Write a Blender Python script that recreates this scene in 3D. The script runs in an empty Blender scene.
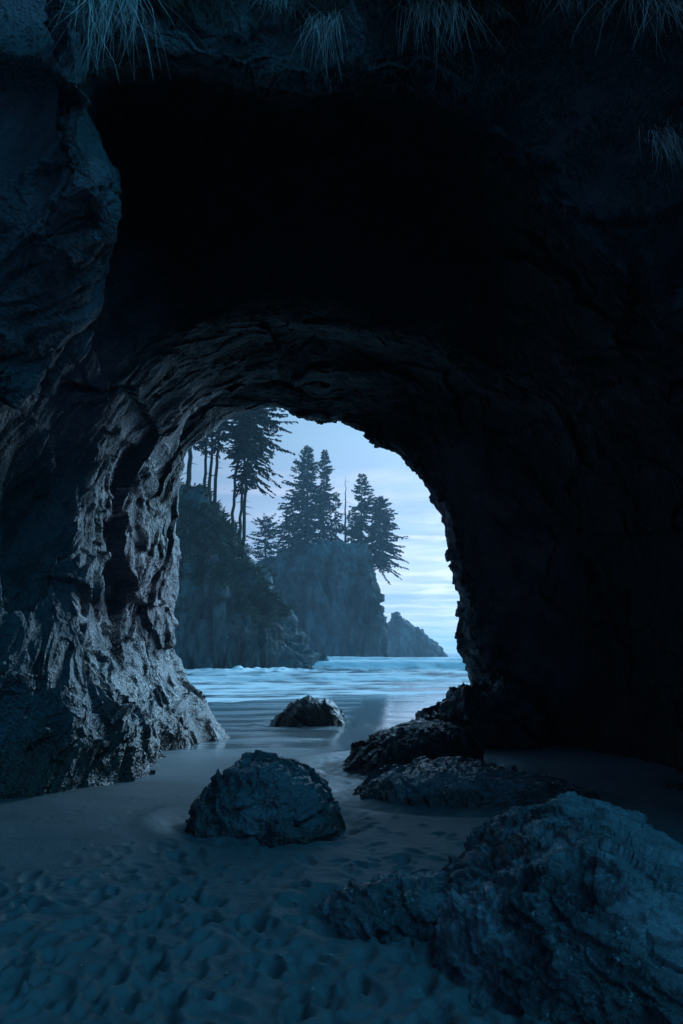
import bpy, math, random
import numpy as np
from mathutils import Vector

C = bpy.context.scene.collection
SC = bpy.context.scene
PI = math.pi

# ------------------------------------------------------------------ camera numbers
F_PX, CX, CY = 682.667, 341.5, 512.0
PITCH = math.radians(11.66)
CAM_H = 1.7
cp, sp = math.cos(PITCH), math.sin(PITCH)

def W(px, py, Y):
    """point of the place at ground distance Y seen in direction (px, py)"""
    a = (px - CX) / F_PX
    b = (CY - py) / F_PX
    dy = cp - b * sp
    dz = sp + b * cp
    k = Y / dy
    return (a * k, Y, CAM_H + dz * k)

# ------------------------------------------------------------------ numpy noise
_rs = np.random.RandomState(7)
_perm = _rs.permutation(4096).astype(np.int64)
_grad = _rs.normal(size=(4096, 3)); _grad /= np.linalg.norm(_grad, axis=1)[:, None]
_rnd = _rs.rand(4096, 6)

def _hash(i, j, k):
    return _perm[(_perm[(_perm[i & 4095] + j) & 4095] + k) & 4095]

def pnoise(P):
    P = np.asarray(P, float)
    I = np.floor(P).astype(np.int64); f = P - I
    u = f * f * f * (f * (f * 6 - 15) + 10)
    out = 0
    for dx in (0, 1):
        wx = u[:, 0] if dx else 1 - u[:, 0]
        for dy in (0, 1):
            wy = u[:, 1] if dy else 1 - u[:, 1]
            for dz in (0, 1):
                wz = u[:, 2] if dz else 1 - u[:, 2]
                g = _grad[_hash(I[:, 0] + dx, I[:, 1] + dy, I[:, 2] + dz)]
                d = g[:, 0] * (f[:, 0] - dx) + g[:, 1] * (f[:, 1] - dy) + g[:, 2] * (f[:, 2] - dz)
                out = out + wx * wy * wz * d
    return out * 1.5

def fbm(P, octv=4, gain=.5, lac=2.03):
    a, s, o = 1., 0, 0
    P = np.asarray(P, float)
    for k in range(octv):
        o = o + a * pnoise(P + 17.3 * k); s += a
        a *= gain; P = P * lac
    return o / s

def ridged(P, octv=4, gain=.55, lac=2.1):
    a, s, o = 1., 0, 0
    P = np.asarray(P, float)
    for k in range(octv):
        o = o + a * (1 - 2 * np.abs(pnoise(P + 31.7 * k))); s += a
        a *= gain; P = P * lac
    return o / s

def facet(P):
    """broken blocks: every cell of a 3-D mosaic is a plane of its own tilt"""
    P = np.asarray(P, float)
    I = np.floor(P).astype(np.int64)
    best = np.full(len(P), 1e9); val = np.zeros(len(P))
    for dx in (-1, 0, 1):
        for dy in (-1, 0, 1):
            for dz in (-1, 0, 1):
                h = _hash(I[:, 0] + dx, I[:, 1] + dy, I[:, 2] + dz)
                c = I + np.array((dx, dy, dz)) + _rnd[h, :3]
                D = P - c
                d = (D * D).sum(1)
                m = d < best
                v = (D * _grad[(h * 7 + 3) & 4095]).sum(1) + (_rnd[h, 3] - .5) * .5
                best = np.where(m, d, best); val = np.where(m, v, val)
    return val

# ------------------------------------------------------------------ mesh helpers
def mesh_np(name, V, Fq, mat, parent=None, smooth=True, tri=False):
    n = 3 if tri else 4
    V = np.ascontiguousarray(V, np.float32); Fq = np.ascontiguousarray(Fq, np.int32)
    me = bpy.data.meshes.new(name)
    me.vertices.add(len(V)); me.vertices.foreach_set('co', V.ravel())
    me.loops.add(Fq.size); me.loops.foreach_set('vertex_index', Fq.ravel())
    me.polygons.add(len(Fq))
    me.polygons.foreach_set('loop_start', np.arange(len(Fq), dtype=np.int32) * n)
    me.polygons.foreach_set('loop_total', np.full(len(Fq), n, np.int32))
    me.polygons.foreach_set('use_smooth', np.full(len(Fq), smooth, bool))
    me.update(calc_edges=True); me.validate()
    me.materials.append(mat)
    o = bpy.data.objects.new(name, me); C.objects.link(o)
    if parent is not None: o.parent = parent
    return o

def grid_faces(nu, nv, close_u=False):
    i = np.arange(nv - 1)[:, None] * nu
    ju = np.arange(nu if close_u else nu - 1)[None, :]
    j1 = (ju + 1) % nu
    return np.stack([i + ju, i + j1, i + nu + j1, i + nu + ju], -1).reshape(-1, 4)

def grid_normals(G):
    du = np.gradient(G, axis=1); dv = np.gradient(G, axis=0)
    n = np.cross(du, dv)
    return n / (np.linalg.norm(n, axis=2)[..., None] + 1e-9)

def catmull(P, n_per):
    """P (k, ...) through its points; n_per list of steps per span"""
    P = np.asarray(P, float); k = len(P)
    out = []
    for s in range(k - 1):
        p0 = P[max(s - 1, 0)]; p1 = P[s]; p2 = P[s + 1]; p3 = P[min(s + 2, k - 1)]
        m = n_per[s]
        for t in np.linspace(0, 1, m, endpoint=False):
            out.append(.5 * (2 * p1 + (p2 - p0) * t + (2 * p0 - 5 * p1 + 4 * p2 - p3) * t * t + (3 * p1 - p0 - 3 * p2 + p3) * t ** 3))
    out.append(P[-1])
    return np.array(out)

def thing(name, label, cat, loc=(0, 0, 0), group=None):
    o = bpy.data.objects.new(name, None); C.objects.link(o)
    o.location = loc; o.empty_display_size = .2
    return tag(o, label, cat, group)

def tag(o, label, cat, group=None):
    o['label'] = label; o['category'] = cat
    if group: o['group'] = group
    return o

def local(o, loc):
    """move a mesh's origin to loc, the shape staying where it is"""
    me = o.data; loc = np.array(loc, np.float32)
    a = np.empty(len(me.vertices) * 3, np.float32); me.vertices.foreach_get('co', a)
    a = (a.reshape(-1, 3) - loc).ravel(); me.vertices.foreach_set('co', a); me.update()
    o.location = loc.tolist()
    return o

# ------------------------------------------------------------------ materials
class NT:
    def __init__(s, name):
        s.m = bpy.data.materials.new(name); s.m.use_nodes = True
        s.t = s.m.node_tree; s.t.nodes.clear()
        s.out = s.n('ShaderNodeOutputMaterial')
    def n(s, ty, **kw):
        x = s.t.nodes.new(ty)
        for k, v in kw.items():
            if k in x.inputs.keys() if hasattr(x, 'inputs') else False: x.inputs[k].default_value = v
            else: setattr(x, k, v)
        return x
    def l(s, a, b): s.t.links.new(a, b)
    def coords(s, scale=(1, 1, 1), rot=(0, 0, 0), kind='position'):
        g = s.n('ShaderNodeNewGeometry').outputs['Position'] if kind == 'position' else s.n('ShaderNodeTexCoord').outputs['Object']
        mp = s.n('ShaderNodeMapping'); mp.inputs['Scale'].default_value = scale; mp.inputs['Rotation'].default_value = rot
        s.l(g, mp.inputs['Vector']); return mp.outputs['Vector']
    def basis(s, rows):
        g = s.n('ShaderNodeNewGeometry').outputs['Position']; c = s.n('ShaderNodeCombineXYZ')
        for i, q in enumerate(rows):
            d = s.n('ShaderNodeVectorMath'); d.operation = 'DOT_PRODUCT'; s.l(g, d.inputs[0]); d.inputs[1].default_value = [float(v) for v in q]
            s.l(d.outputs['Value'], c.inputs[i])
        return c.outputs[0]
    def noise(s, vec, scale, detail=6, rough=.55, dist=0):
        x = s.n('ShaderNodeTexNoise'); x.inputs['Scale'].default_value = scale; x.inputs['Detail'].default_value = detail
        x.inputs['Roughness'].default_value = rough; x.inputs['Distortion'].default_value = dist
        s.l(vec, x.inputs['Vector']); return x.outputs['Fac']
    def voro(s, vec, scale, feature='F1', out='Distance'):
        x = s.n('ShaderNodeTexVoronoi'); x.feature = feature; x.inputs['Scale'].default_value = scale
        s.l(vec, x.inputs['Vector']); return x.outputs[out]
    def ramp(s, fac, stops):
        x = s.n('ShaderNodeValToRGB'); e = x.color_ramp.elements
        while len(e) < len(stops): e.new(.5)
        for el, (p, c) in zip(e, stops):
            el.position = p; el.color = (c, c, c, 1) if isinstance(c, (int, float)) else (*c, 1)
        s.l(fac, x.inputs['Fac']); return x.outputs['Color']
    def mix(s, fac, a, b, mode='MIX'):
        x = s.n('ShaderNodeMix'); x.data_type = 'RGBA'; x.blend_type = mode
        for v, k in ((fac, 0), (a, 6), (b, 7)):
            if isinstance(v, (int, float)): x.inputs[k].default_value = v if k == 0 else (v, v, v, 1)
            elif isinstance(v, tuple): x.inputs[k].default_value = (*v, 1)
            else: s.l(v, x.inputs[k])
        return x.outputs[2]
    def math(s, op, a, b=0., clamp=False):
        x = s.n('ShaderNodeMath'); x.operation = op; x.use_clamp = clamp
        for v, k in ((a, 0), (b, 1)):
            if isinstance(v, (int, float)): x.inputs[k].default_value = v
            else: s.l(v, x.inputs[k])
        return x.outputs[0]
    def maprange(s, v, a, b, c=0., d=1., smooth=True):
        x = s.n('ShaderNodeMapRange'); x.interpolation_type = 'SMOOTHSTEP' if smooth else 'LINEAR'
        s.l(v, x.inputs[0])
        for i, q in zip((1, 2, 3, 4), (a, b, c, d)): x.inputs[i].default_value = q
        return x.outputs[0]
    def bump(s, h, strength=.5, dist=.02, normal=None):
        x = s.n('ShaderNodeBump'); x.inputs['Strength'].default_value = strength; x.inputs['Distance'].default_value = dist
        s.l(h, x.inputs['Height'])
        if normal is not None: s.l(normal, x.inputs['Normal'])
        return x.outputs['Normal']
    def bsdf(s, col, rough=.6, normal=None, spec=.5):
        x = s.n('ShaderNodeBsdfPrincipled')
        for v, k in ((col, 'Base Color'), (rough, 'Roughness'), (spec, 'Specular IOR Level')):
            if isinstance(v, (int, float)): x.inputs[k].default_value = v
            elif isinstance(v, tuple): x.inputs[k].default_value = (*v, 1)
            else: s.l(v, x.inputs[k])
        if normal is not None: s.l(normal, x.inputs['Normal'])
        s.l(x.outputs[0], s.out.inputs['Surface']); return x
    def sep(s):
        x = s.n('ShaderNodeSeparateXYZ'); s.l(s.n('ShaderNodeNewGeometry').outputs['Position'], x.inputs[0]); return x.outputs

def bedding(v, k):
    a = np.array(v, float); a /= np.linalg.norm(a)
    b = np.cross(a, [0, 1, 0.]); b /= np.linalg.norm(b)
    return np.stack([a * k, b, np.cross(a, b)])

def rock_material(name, cold, dark, warm, warm_amt=.5, mussel_top=0., scale=1., spec=.5, rough=(.35, .75), bumps=1., mussel_col=(.02, .016, .014), bed=((.8, .25, -.45), .4), mauve_and_shade=False):
    N = NT(name)
    st = N.basis(bedding(*bed))
    p = N.coords()
    a = N.noise(st, 1.3 * scale, 8, .62, .3)
    b = N.noise(p, 6 * scale, 6, .65)
    w = N.noise(p, .45 * scale, 4, .55)
    col = N.mix(N.ramp(a, [(.40, 0.), (.60, 1.)]), dark, cold)
    wm = N.math('MULTIPLY', N.ramp(w, [(.42, 0.), (.6, 1.)]), warm_amt)
    if mauve_and_shade: wm = N.math('MULTIPLY', wm, N.maprange(N.math('ADD', N.sep()[2], N.noise(p, .7, 3)), 1.9, 3.6))     # mauve stone above the tide line
    col = N.mix(wm, col, warm)
    col = N.mix(N.ramp(b, [(.3, .5), (.6, 0.)]), col, tuple(.45 * q for q in dark))
    # pale mineral flecks
    fl = N.noise(p, 19 * scale, 3, .7)
    col = N.mix(N.ramp(fl, [(.62, 0.), (.72, .45)]), col, tuple(min(1, 2.0 * q) for q in cold))
    if mauve_and_shade:   # shade painted into the colour: roof and right side of the arch near black
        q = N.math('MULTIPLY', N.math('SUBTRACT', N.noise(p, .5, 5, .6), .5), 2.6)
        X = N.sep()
        shade_k = N.math('MULTIPLY', N.math('MAXIMUM', N.maprange(N.math('ADD', X[1], q), 5.9, 7.2), N.maprange(N.math('ADD', X[0], q), 1.2, 3.6, 0., .8)), N.maprange(N.math('ADD', N.math('ADD', X[0], N.math('MULTIPLY', q, .6)), N.math('MULTIPLY', N.math('SUBTRACT', X[2], 3.), .34)), -2.3, -.9))
        bare = N.math('MULTIPLY', N.maprange(N.math('ADD', X[1], N.math('MULTIPLY', q, .6)), 12.9, 14.4), N.maprange(X[0], 1.4, 2.2))  # painted shade eases off at the right rim by the opening
        shade_k = N.math('MULTIPLY', shade_k, N.math('SUBTRACT', 1., N.math('MULTIPLY', bare, .75)))
        col = N.mix(N.math('MULTIPLY', shade_k, .95), col, (.007, .013, .014))
        spec = N.math('SUBTRACT', spec, N.math('MULTIPLY', shade_k, spec * .75))
    r = N.ramp(N.noise(p, 2.3 * scale, 5, .6), [(.3, rough[0]), (.7, rough[1])])
    if mussel_top:   # the tide keeps the foot wet
        r = N.mix(N.maprange(N.math('ADD', N.sep()[2], N.noise(p, .8, 3)), 2.6, 1.2), r, N.math('MULTIPLY', r, .42))
    # geometry-scale relief in the shading normal
    h1 = N.noise(st, 3.2 * scale, 10, .68, .4)
    v1 = N.voro(st, 6.5 * scale)
    h2 = N.noise(p, 24 * scale, 5, .7)
    n = N.bump(h1, .75 * bumps, .16 / scale)
    n = N.bump(v1, .28 * bumps, .05 / scale, n)
    n = N.bump(h2, .5 * bumps, .018 / scale, n)
    if mussel_top:
        z = N.sep()[2]
        edge = N.math('ADD', z, N.math('MULTIPLY', N.math('SUBTRACT', N.noise(p, 1.1, 5, .65), .5), -2.2))
        mk = N.maprange(edge, mussel_top, mussel_top - .25)
        vm = N.voro(p, 26)
        col = N.mix(N.math('MULTIPLY', mk, .9), col, N.mix(N.ramp(vm, [(.1, 0.), (.6, 1.)]), mussel_col, (.05, .035, .028)))
        n = N.bump(vm, .6, .03, n)
    N.bsdf(col, r, n, spec)
    return N.m

M = {}
M['arch'] = rock_material('arch_rock', (.066, .09, .108), (.010, .014, .017), (.20, .12, .15), .8, .75, 1., .7, (.38, .75), bed=((.45, .35, .82), .2), mauve_and_shade=True)
M['boulder'] = rock_material('boulder_rock', (.17, .2, .225), (.04, .05, .058), (.11, .1, .1), .4, .25, 1.3, .8, (.16, .5))
M['outcrop'] = rock_material('outcrop_rock', (.075, .088, .10), (.02, .024, .028), (.05, .036, .032), .6, .55, 1.4, .6, (.3, .65), 1.15)
M['slab'] = rock_material('slab_rock', (.38, .44, .48), (.03, .04, .048), (.22, .22, .23), .35, 0., 1.2, 1., (.10, .36), 1.5, bed=((.72, -.3, -.5), .3))
M['cliff'] = rock_material('cliff_rock', (.20, .22, .23), (.025, .032, .034), (.08, .085, .06), .45, 0., .12, .3, (.6, .9), 1., bed=((.1, 0, 1.), .3))

def plain(name, col, rough=.7, var=.35, scale=8., spec=.3, trans=0.):
    N = NT(name)
    p = N.coords()
    c = N.mix(N.ramp(N.noise(p, scale, 4, .6), [(.3, 0.), (.7, 1.)]), tuple(q * (1 - var) for q in col), tuple(min(1, q * (1 + var)) for q in col))
    N.bsdf(c, rough, None, spec)
    return N.m
M['needles'] = plain('spruce_needles', (.03, .042, .034), .7, .45, .5)
M['bark'] = plain('spruce_bark', (.05, .045, .042), .85, .4, 3.)
M['deadwood'] = plain('dead_wood', (.13, .125, .12), .85, .3, 3.)
M['shrub'] = plain('shrub_leaves', (.045, .06, .04), .7, .4, .7)
M['tuft'] = plain('dry_grass', (.48, .48, .45), .6, .5, 9.)
M['root'] = plain('root_fibre', (.11, .12, .10), .7, .5, 6.)
M['slopegrass'] = plain('slope_grass', (.10, .105, .075), .75, .45, .35)
M['pebble'] = plain('pebble_stone', (.2, .2, .2), .5, .4, 7.)

# sand --------------------------------------------------------------
def sand_material():
    N = NT('beach_sand')
    p = N.coords(); X = N.sep()
    g = N.noise(p, 260, 3, .7)
    m = N.noise(p, 2.2, 6, .6)
    fine = N.noise(p, 38, 4, .65)
    # wet towards the sea, its edge wandering
    yy = N.math('ADD', X[1], N.math('MULTIPLY', N.math('SUBTRACT', N.noise(N.coords((.55, 1, 1)), .5, 4, .5), .5), 7.))
    wet = N.maprange(yy, 8.0, 14.5)
    film = N.ramp(N.noise(N.coords((.22, 1., 1.), (0, 0, .25)), .9, 5, .55, .6), [(.44, 0.), (.56, 1.)])
    film = N.math('MULTIPLY', N.math('MULTIPLY', film, N.maprange(yy, 11., 15.)), 1.)
    ln_ = N.math('SUBTRACT', X[0], N.math('MULTIPLY', N.math('SUBTRACT', X[1], 9.6), .075))
    chn = N.math('MULTIPLY', N.maprange(N.math('ABSOLUTE', N.math('ADD', ln_, N.math('MULTIPLY', N.math('SUBTRACT', N.noise(N.coords((1., .5, 1.)), .9, 4, .55), .5), 1.6))), .75, .3), N.maprange(yy, 7.6, 9.6))
    film = N.math('MAXIMUM', film, chn)
    dry = N.mix(N.ramp(m, [(.3, 0.), (.7, 1.)]), (.062, .075, .082), (.105, .124, .132))
    dry = N.mix(N.ramp(g, [(.35, .45), (.6, 0.)]), dry, (.06, .06, .06))
    col = N.mix(wet, dry, (.285, .335, .36))  # wet zone far paler than dry: sky sheen painted into the colour
    rough = N.mix(wet, .62, .30)
    rough = N.mix(film, rough, .07)
    col = N.mix(N.math('MULTIPLY', film, .45), col, (.13, .15, .16))
    bs = N.math('SUBTRACT', 1., N.math('MULTIPLY', wet, .93))
    h = N.math('MULTIPLY', N.math('ADD', N.math('MULTIPLY', g, .25), fine), bs)
    h = N.math('ADD', h, N.math('MULTIPLY', N.noise(N.coords((.7, 2., 1.)), 1.4, 3, .5), N.math('MULTIPLY', wet, .06)))
    n = N.bump(h, .5, .016)
    N.bsdf(col, rough, n, .8)
    return N.m
M['sand'] = sand_material()

def sea_material():
    N = NT('sea_water')
    X = N.sep()
    # foam: stretched along the shore, plus the attribute painted by the wave builder
    at = N.n('ShaderNodeAttribute'); at.attribute_name = 'foam'
    lace = N.noise(N.coords((.8, 1.8, 1.)), 1.7, 7, .7, .5)
    f = N.math('ADD', at.outputs['Fac'], N.math('MULTIPLY', N.math('SUBTRACT', lace, .5), .7))
    foam = N.ramp(f, [(.10, 0.), (.32, .28), (.62, .8), (.9, 1.)])
    col = N.mix(foam, (.035, .075, .10), (.88, .87, .87))
    h = N.math('ADD', N.noise(N.coords((.8, 1.3, 1.)), 1.1, 6, .6), N.math('MULTIPLY', N.noise(N.coords((1., 2.5, 1.)), 4, 4, .6), .3))
    n = N.bump(N.math('MULTIPLY', h, N.maprange(X[1], 24., 45., .15, 1.)), .6, .18)
    N.bsdf(col, N.mix(foam, .16, .7), n, .5)
    return N.m
M['sea'] = sea_material()

# ------------------------------------------------------------------ ground
def axis(dense, spread, far, n_d, n_s):
    """a 1-D grid: dense inside, growing outward"""
    a, b = dense
    mid = np.linspace(a, b, n_d)
    t = np.linspace(0, 1, n_s + 1)[1:]
    step = (b - a) / n_d
    def grow(L): 
        k = 6.0
        return L * (np.exp(k * t) - 1) / (math.exp(k) - 1)
    return np.concatenate([(a - grow(a - spread[0]))[::-1], mid, b + grow(spread[1] - b)])

def ground_z(x, y):
    z = -.10 * np.clip((y - 16) / 11., 0, None) ** 1.2
    z = np.maximum(z, -6)
    z = z + .055 * np.sin(x * .33 + .9 + .6 * np.sin(x * .11)) * np.exp(-((y - 25) / 6.) ** 2)
    return z + .16 * np.exp(-((x + 3.2) / 1.6) ** 2 - ((y - 7.2) / 2.2) ** 2)

xs = axis((-5.5, 5.5), (-2600, 2600), 0, 560, 60)
ys = axis((2.6, 13.5), (-600, 2600), 0, 640, 110)
XX, YY = np.meshgrid(xs, ys)
Z = ground_z(XX, YY)
P = np.stack([XX.ravel(), YY.ravel(), np.zeros(XX.size)], 1)
near = np.exp(-np.clip((YY - 13) / 8, 0, None) ** 2)
Z += near * (.05 * fbm(P * .5, 3).reshape(Z.shape))
# trampled zone
edge = (YY - 7.6) + .92 * (-(XX) - .2) * (XX < -.2) + .15 * np.clip(XX, 0, None) + (fbm(P * .8 + 5, 3).reshape(Z.shape)) * .8
tramp = 1 / (1 + np.exp(np.clip(edge * 3.5, -50, 50)))
tramp *= 1 / (1 + np.exp(np.clip((XX - .95 + .25 * (YY - 5)) * 5 * (YY < 5.6), -50, 50)))
Z += tramp * (.030 * ridged(P * 1.9 + 3, 3).reshape(Z.shape) + .02 * fbm(P * 5.2, 3).reshape(Z.shape) + .012 * ridged(P * np.array([5., 9., 1.]) + 7, 3).reshape(Z.shape) + .008 * fbm(P * 14, 2).reshape(Z.shape))
rng = random.Random(3)
feet = []
for k in range(950):
    fy = 2.9 + 6.2 * rng.random() ** 1.2; fx = rng.uniform(-.62, .5) * fy
    feet.append((fx, fy, rng.gauss(.2, .7), rng.uniform(.5, 1.0), rng.uniform(.3, .9)))
# one walked line of fresher prints towards the opening
for k in range(16):
    t = k / 15
    feet.append((-.9 - .55 * t + (.09 if k % 2 else -.09), 3.3 + 7.2 * t, .1, 1., .9))
pitd = np.zeros_like(Z)
wob = pnoise(P * 6.).reshape(Z.shape)
for fx, fy, an, sz, dp in feet:
    i0, i1 = np.searchsorted(ys, (fy - .5, fy + .5)); j0, j1 = np.searchsorted(xs, (fx - .5, fx + .5))
    if i1 <= i0 or j1 <= j0: continue
    dx = XX[i0:i1, j0:j1] - fx; dy = YY[i0:i1, j0:j1] - fy
    c, s = math.cos(an), math.sin(an)
    u = (dx * c + dy * s) / (.075 * sz); v = (-dx * s + dy * c) / (.145 * sz)
    d = np.sqrt(u * u + v * v) * (1 + .25 * wob[i0:i1, j0:j1])
    pit = -np.clip(1 - d ** 2.2, 0, 1) ** .8 * .055 + .018 * np.exp(-((d - 1.25) / .28) ** 2)
    pitd[i0:i1, j0:j1] += pit * dp
kk = np.clip(tramp + .06 * (YY < 9), 0, 1)
Z += np.clip(pitd, -.09, .035) * kk
for (px, py, Yr, rx, ry) in ((264, 800, 7.35, .82, .72), (309, 720, 17.5, .95, .9), (410, 760, 11.2, 1.3, 1.15), (480, 780, 9.0, 1.75, 1.05), (300, 832, 6.75, .32, .2), (420, 890, 4.95, .7, .45)):
    xr = W(px, py, Yr)[0]
    d = np.sqrt(((XX - xr) / rx) ** 2 + ((YY - Yr) / ry) ** 2)
    Z -= .05 * np.exp(-((d - 1.05) / .16) ** 2) * (1 + .5 * wob)
    Z += .02 * np.exp(-((d - 1.42) / .14) ** 2)
V = np.stack([XX, YY, Z], -1).reshape(-1, 3)
sand = mesh_np('beach_sand', V, grid_faces(len(xs), len(ys)), M['sand']); sand['kind'] = 'structure'
SAND = (xs, ys, Z)
def sand_at(x, y):
    i = int(np.clip(np.searchsorted(ys, y), 1, len(ys) - 1)); j = int(np.clip(np.searchsorted(xs, x), 1, len(xs) - 1))
    return float(Z[i, j])

# ------------------------------------------------------------------ sea
SEA = -.13
sx = axis((-14, 34), (-2500, 2500), 0, 300, 60)
sy = axis((25, 130), (25, 2500), 0, 520, 100); sy = np.unique(sy)
XX, YY = np.meshgrid(sx, sy)
P = np.stack([XX.ravel(), YY.ravel(), np.zeros(XX.size)], 1)
wz = np.zeros_like(XX); fo = np.zeros_like(XX)
wav = pnoise(np.stack([P[:, 0] * .045, P[:, 1] * .0, np.zeros(len(P))], 1)).reshape(XX.shape)
for k, (yc, h, w, fm) in enumerate([(29, .05, .8, .8), (33, .08, 1.1, .7), (39, .16, 1.6, .8), (47, .4, 1.6, .95), (58, .75, 1.9, 1.), (74, .85, 2.2, 1.), (96, 1.0, 3.0, 1.), (125, 1.25, 4.2, 1.), (165, 1.5, 5, 1.1), (230, 1.6, 6, 1.1), (320, 1.6, 8, 1.)]):
    Q = np.stack([P[:, 0] * (.9 / yc) * 1.6 + 9.1 * k, np.full(len(P), 3.7 * k), np.zeros(len(P))], 1)
    off = pnoise(Q).reshape(XX.shape) * w * 2.2 + fbm(Q * 4, 3).reshape(XX.shape) * w * .8
    amp = np.clip(.65 + .9 * pnoise(Q + 50).reshape(XX.shape), .1, 1.3)
    d = (YY - yc - off) / w
    prof = np.where(d < 0, np.exp(-(d * 1.9) ** 2), np.exp(-(d * .8) ** 2))
    wz += h * amp * prof
    fo = np.maximum(fo, fm * (.25 + amp) * (np.exp(-((d + .1) / .55) ** 2) + .5 * np.exp(-((d + 2.2) / 1.) ** 2)))
fade = np.clip((YY - 26) / 4, 0, 1)
det = fbm(P * np.array([.35, .9, 1]), 4).reshape(XX.shape)
wz += .1 * det * np.clip((YY - 30) / 40, 0, 1.5)
# spent foam lies in long streaks, closer together near the shore
LY = np.log(np.clip(YY, 20, None)).ravel()
streak = fbm(np.stack([P[:, 0] * .07 + .8 * LY, LY * 9.5, LY * 0 + 3], 1), 5, .6).reshape(XX.shape)
fine = fbm(np.stack([P[:, 0] * .5, LY * 34, LY * 0 + 8], 1), 4, .6).reshape(XX.shape)
chop = ridged(np.stack([P[:, 0] * .16, wz.ravel() * 2.2, P[:, 1] * .09], 1), 4, .6).reshape(XX.shape)
fo = .72 * fo + .9 * streak + .8 * fine + .85 * chop - .24 + .08 * np.clip((YY - 110) / 80, 0, 1)
fo += .5 * np.exp(-((YY - 27.6 + .8 * np.sin(XX * .33)) / 1.6) ** 2)
# churned white where the swell meets the headland
spl = np.exp(-((XX + 8) / 9.) ** 2 - ((YY - 64) / 4.) ** 2)
fo += .8 * spl; wz += spl * (.35 + .8 * np.clip(fbm(P * .6, 3).reshape(XX.shape), 0, 1))
fo *= np.clip((YY - 24) / 3, 0, 1)
V = np.stack([XX, YY, SEA + wz * fade], -1).reshape(-1, 3)
sea = mesh_np('sea', V, grid_faces(len(sx), len(sy)), M['sea']); sea['kind'] = 'structure'
at = sea.data.attributes.new('foam', 'FLOAT', 'POINT'); at.data.foreach_set('value', fo.ravel().astype(np.float32))

# ------------------------------------------------------------------ the sea arch
R = {}
def ring(pts): return np.array([W(*p) for p in pts])
Fr = ring([(208,762,13.6),(198,722,13.7),(184,690,13.8),(172,650,13.9),(170,610,14),(176,560,14),(178,500,14),(192,460,14),(228,423,14),(272,408,14),(318,420,14),(362,433,14.1),(408,460,14.2),(438,507,14.4),(452,560,14.6),(466,604,14.8),(470,630,14.9),(476,665,15),(490,760,15)])
N4 = ring([(178,795,12.4),(180,748,12.4),(172,712,12.5),(158,672,12.6),(146,615,12.7),(150,560,12.8),(154,500,12.8),(170,455,12.8),(212,408,12.8),(262,386,12.8),(306,390,12.9),(360,404,13.1),(414,427,13.4),(464,472,13.8),(496,538,14.1),(520,600,14.2),(530,645,14.1),(538,695,14.0),(546,770,13.7)])
N3 = ring([(148,815,9.9),(156,760,10.2),(154,714,10.3),(124,674,10.4),(98,622,10.5),(88,565,10.7),(98,500,10.9),(134,445,11.2),(192,385,11.2),(245,353,11.2),(295,345,11.3),(350,353,11.5),(417,377,12.1),(484,430,12.8),(540,512,13.3),(578,588,13.3),(596,655,13),(606,705,12.6),(612,790,12.0)])
N2 = ring([(88,848,8.6),(98,796,8.7),(112,738,8.9),(108,690,9.1),(90,632,9.2),(76,565,9.3),(86,490,9.5),(118,420,9.7),(160,350,9.7),(220,308,9.7),(285,297,9.8),(350,308,9.9),(424,331,10.3),(502,384,10.9),(580,478,11.4),(638,572,11.4),(668,655,11),(682,720,10.6),(690,830,10.1)])
N1 = ring([(24,860,8.0),(34,802,8.0),(42,740,8.1),(42,685,8.2),(26,630,8.3),(2,565,8.4),(22,450,8.5),(84,340,8.5),(112,245,8.6),(122,150,8.5),(215,135,8.4),(300,150,8.4),(385,165,8.6),(490,240,8.8),(616,398,9.0),(692,506,9.1),(740,606,9.0),(765,706,8.8),(775,850,8.5)])
Q = ring([(-170,900,6.5),(-170,800,6.6),(-165,720,6.7),(-150,640,6.8),(-110,540,6.8),(-45,445,6.6),(36,340,6.4),(98,264,6.2),(130,200,6.0),(122,84,6.0),(222,82,6.3),(320,104,6.5),(420,96,6.7),(520,190,6.9),(660,300,6.8),(735,480,6.8),(780,600,6.8),(820,720,6.8),(840,900,6.8)])
P1 = ring([(-330,1000,5.5),(-330,850,5.5),(-330,720,5.5),(-320,600,5.5),(-280,470,5.5),(-190,340,5.5),(-90,230,5.5),(-10,140,5.4),(52,70,5.3),(95,-40,5.5),(215,-15,6.0),(320,-5,6.2),(440,-5,6.4),(590,50,6.4),(725,220,6.4),(830,400,6.4),(890,560,6.4),(930,720,6.4),(960,1000,6.3)])
ang = np.linspace(PI, 0, 19)
def hoop(rx, rz, Yf): return np.stack([rx * np.cos(ang), np.array([Yf(c) for c in np.cos(ang)]), -1 + rz * np.abs(np.sin(ang)) ** .75], 1)
P2 = hoop(11, 12.0, lambda c: 7.2 - 6.5 * c * c)
T0 = hoop(30, 19, lambda c: 11 - 10 * c * c)
cen = Fr.mean(0)
G = Fr.copy(); G[:, 0] = cen[0] + (Fr[:, 0] - cen[0]) * 1.25; G[:, 2] = np.where(Fr[:, 2] > .5, Fr[:, 2] * 1.12, Fr[:, 2]); G[:, 1] += 1.6
H = hoop(12, 12, lambda c: 17.5); H[:, 0] += cen[0]
T1 = hoop(30, 19, lambda c: 12 - 10 * c * c + .5); 
rings = np.array([T0, P2, P1, Q, N1, N2, N3, N4, Fr, G, H, T1])
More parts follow.
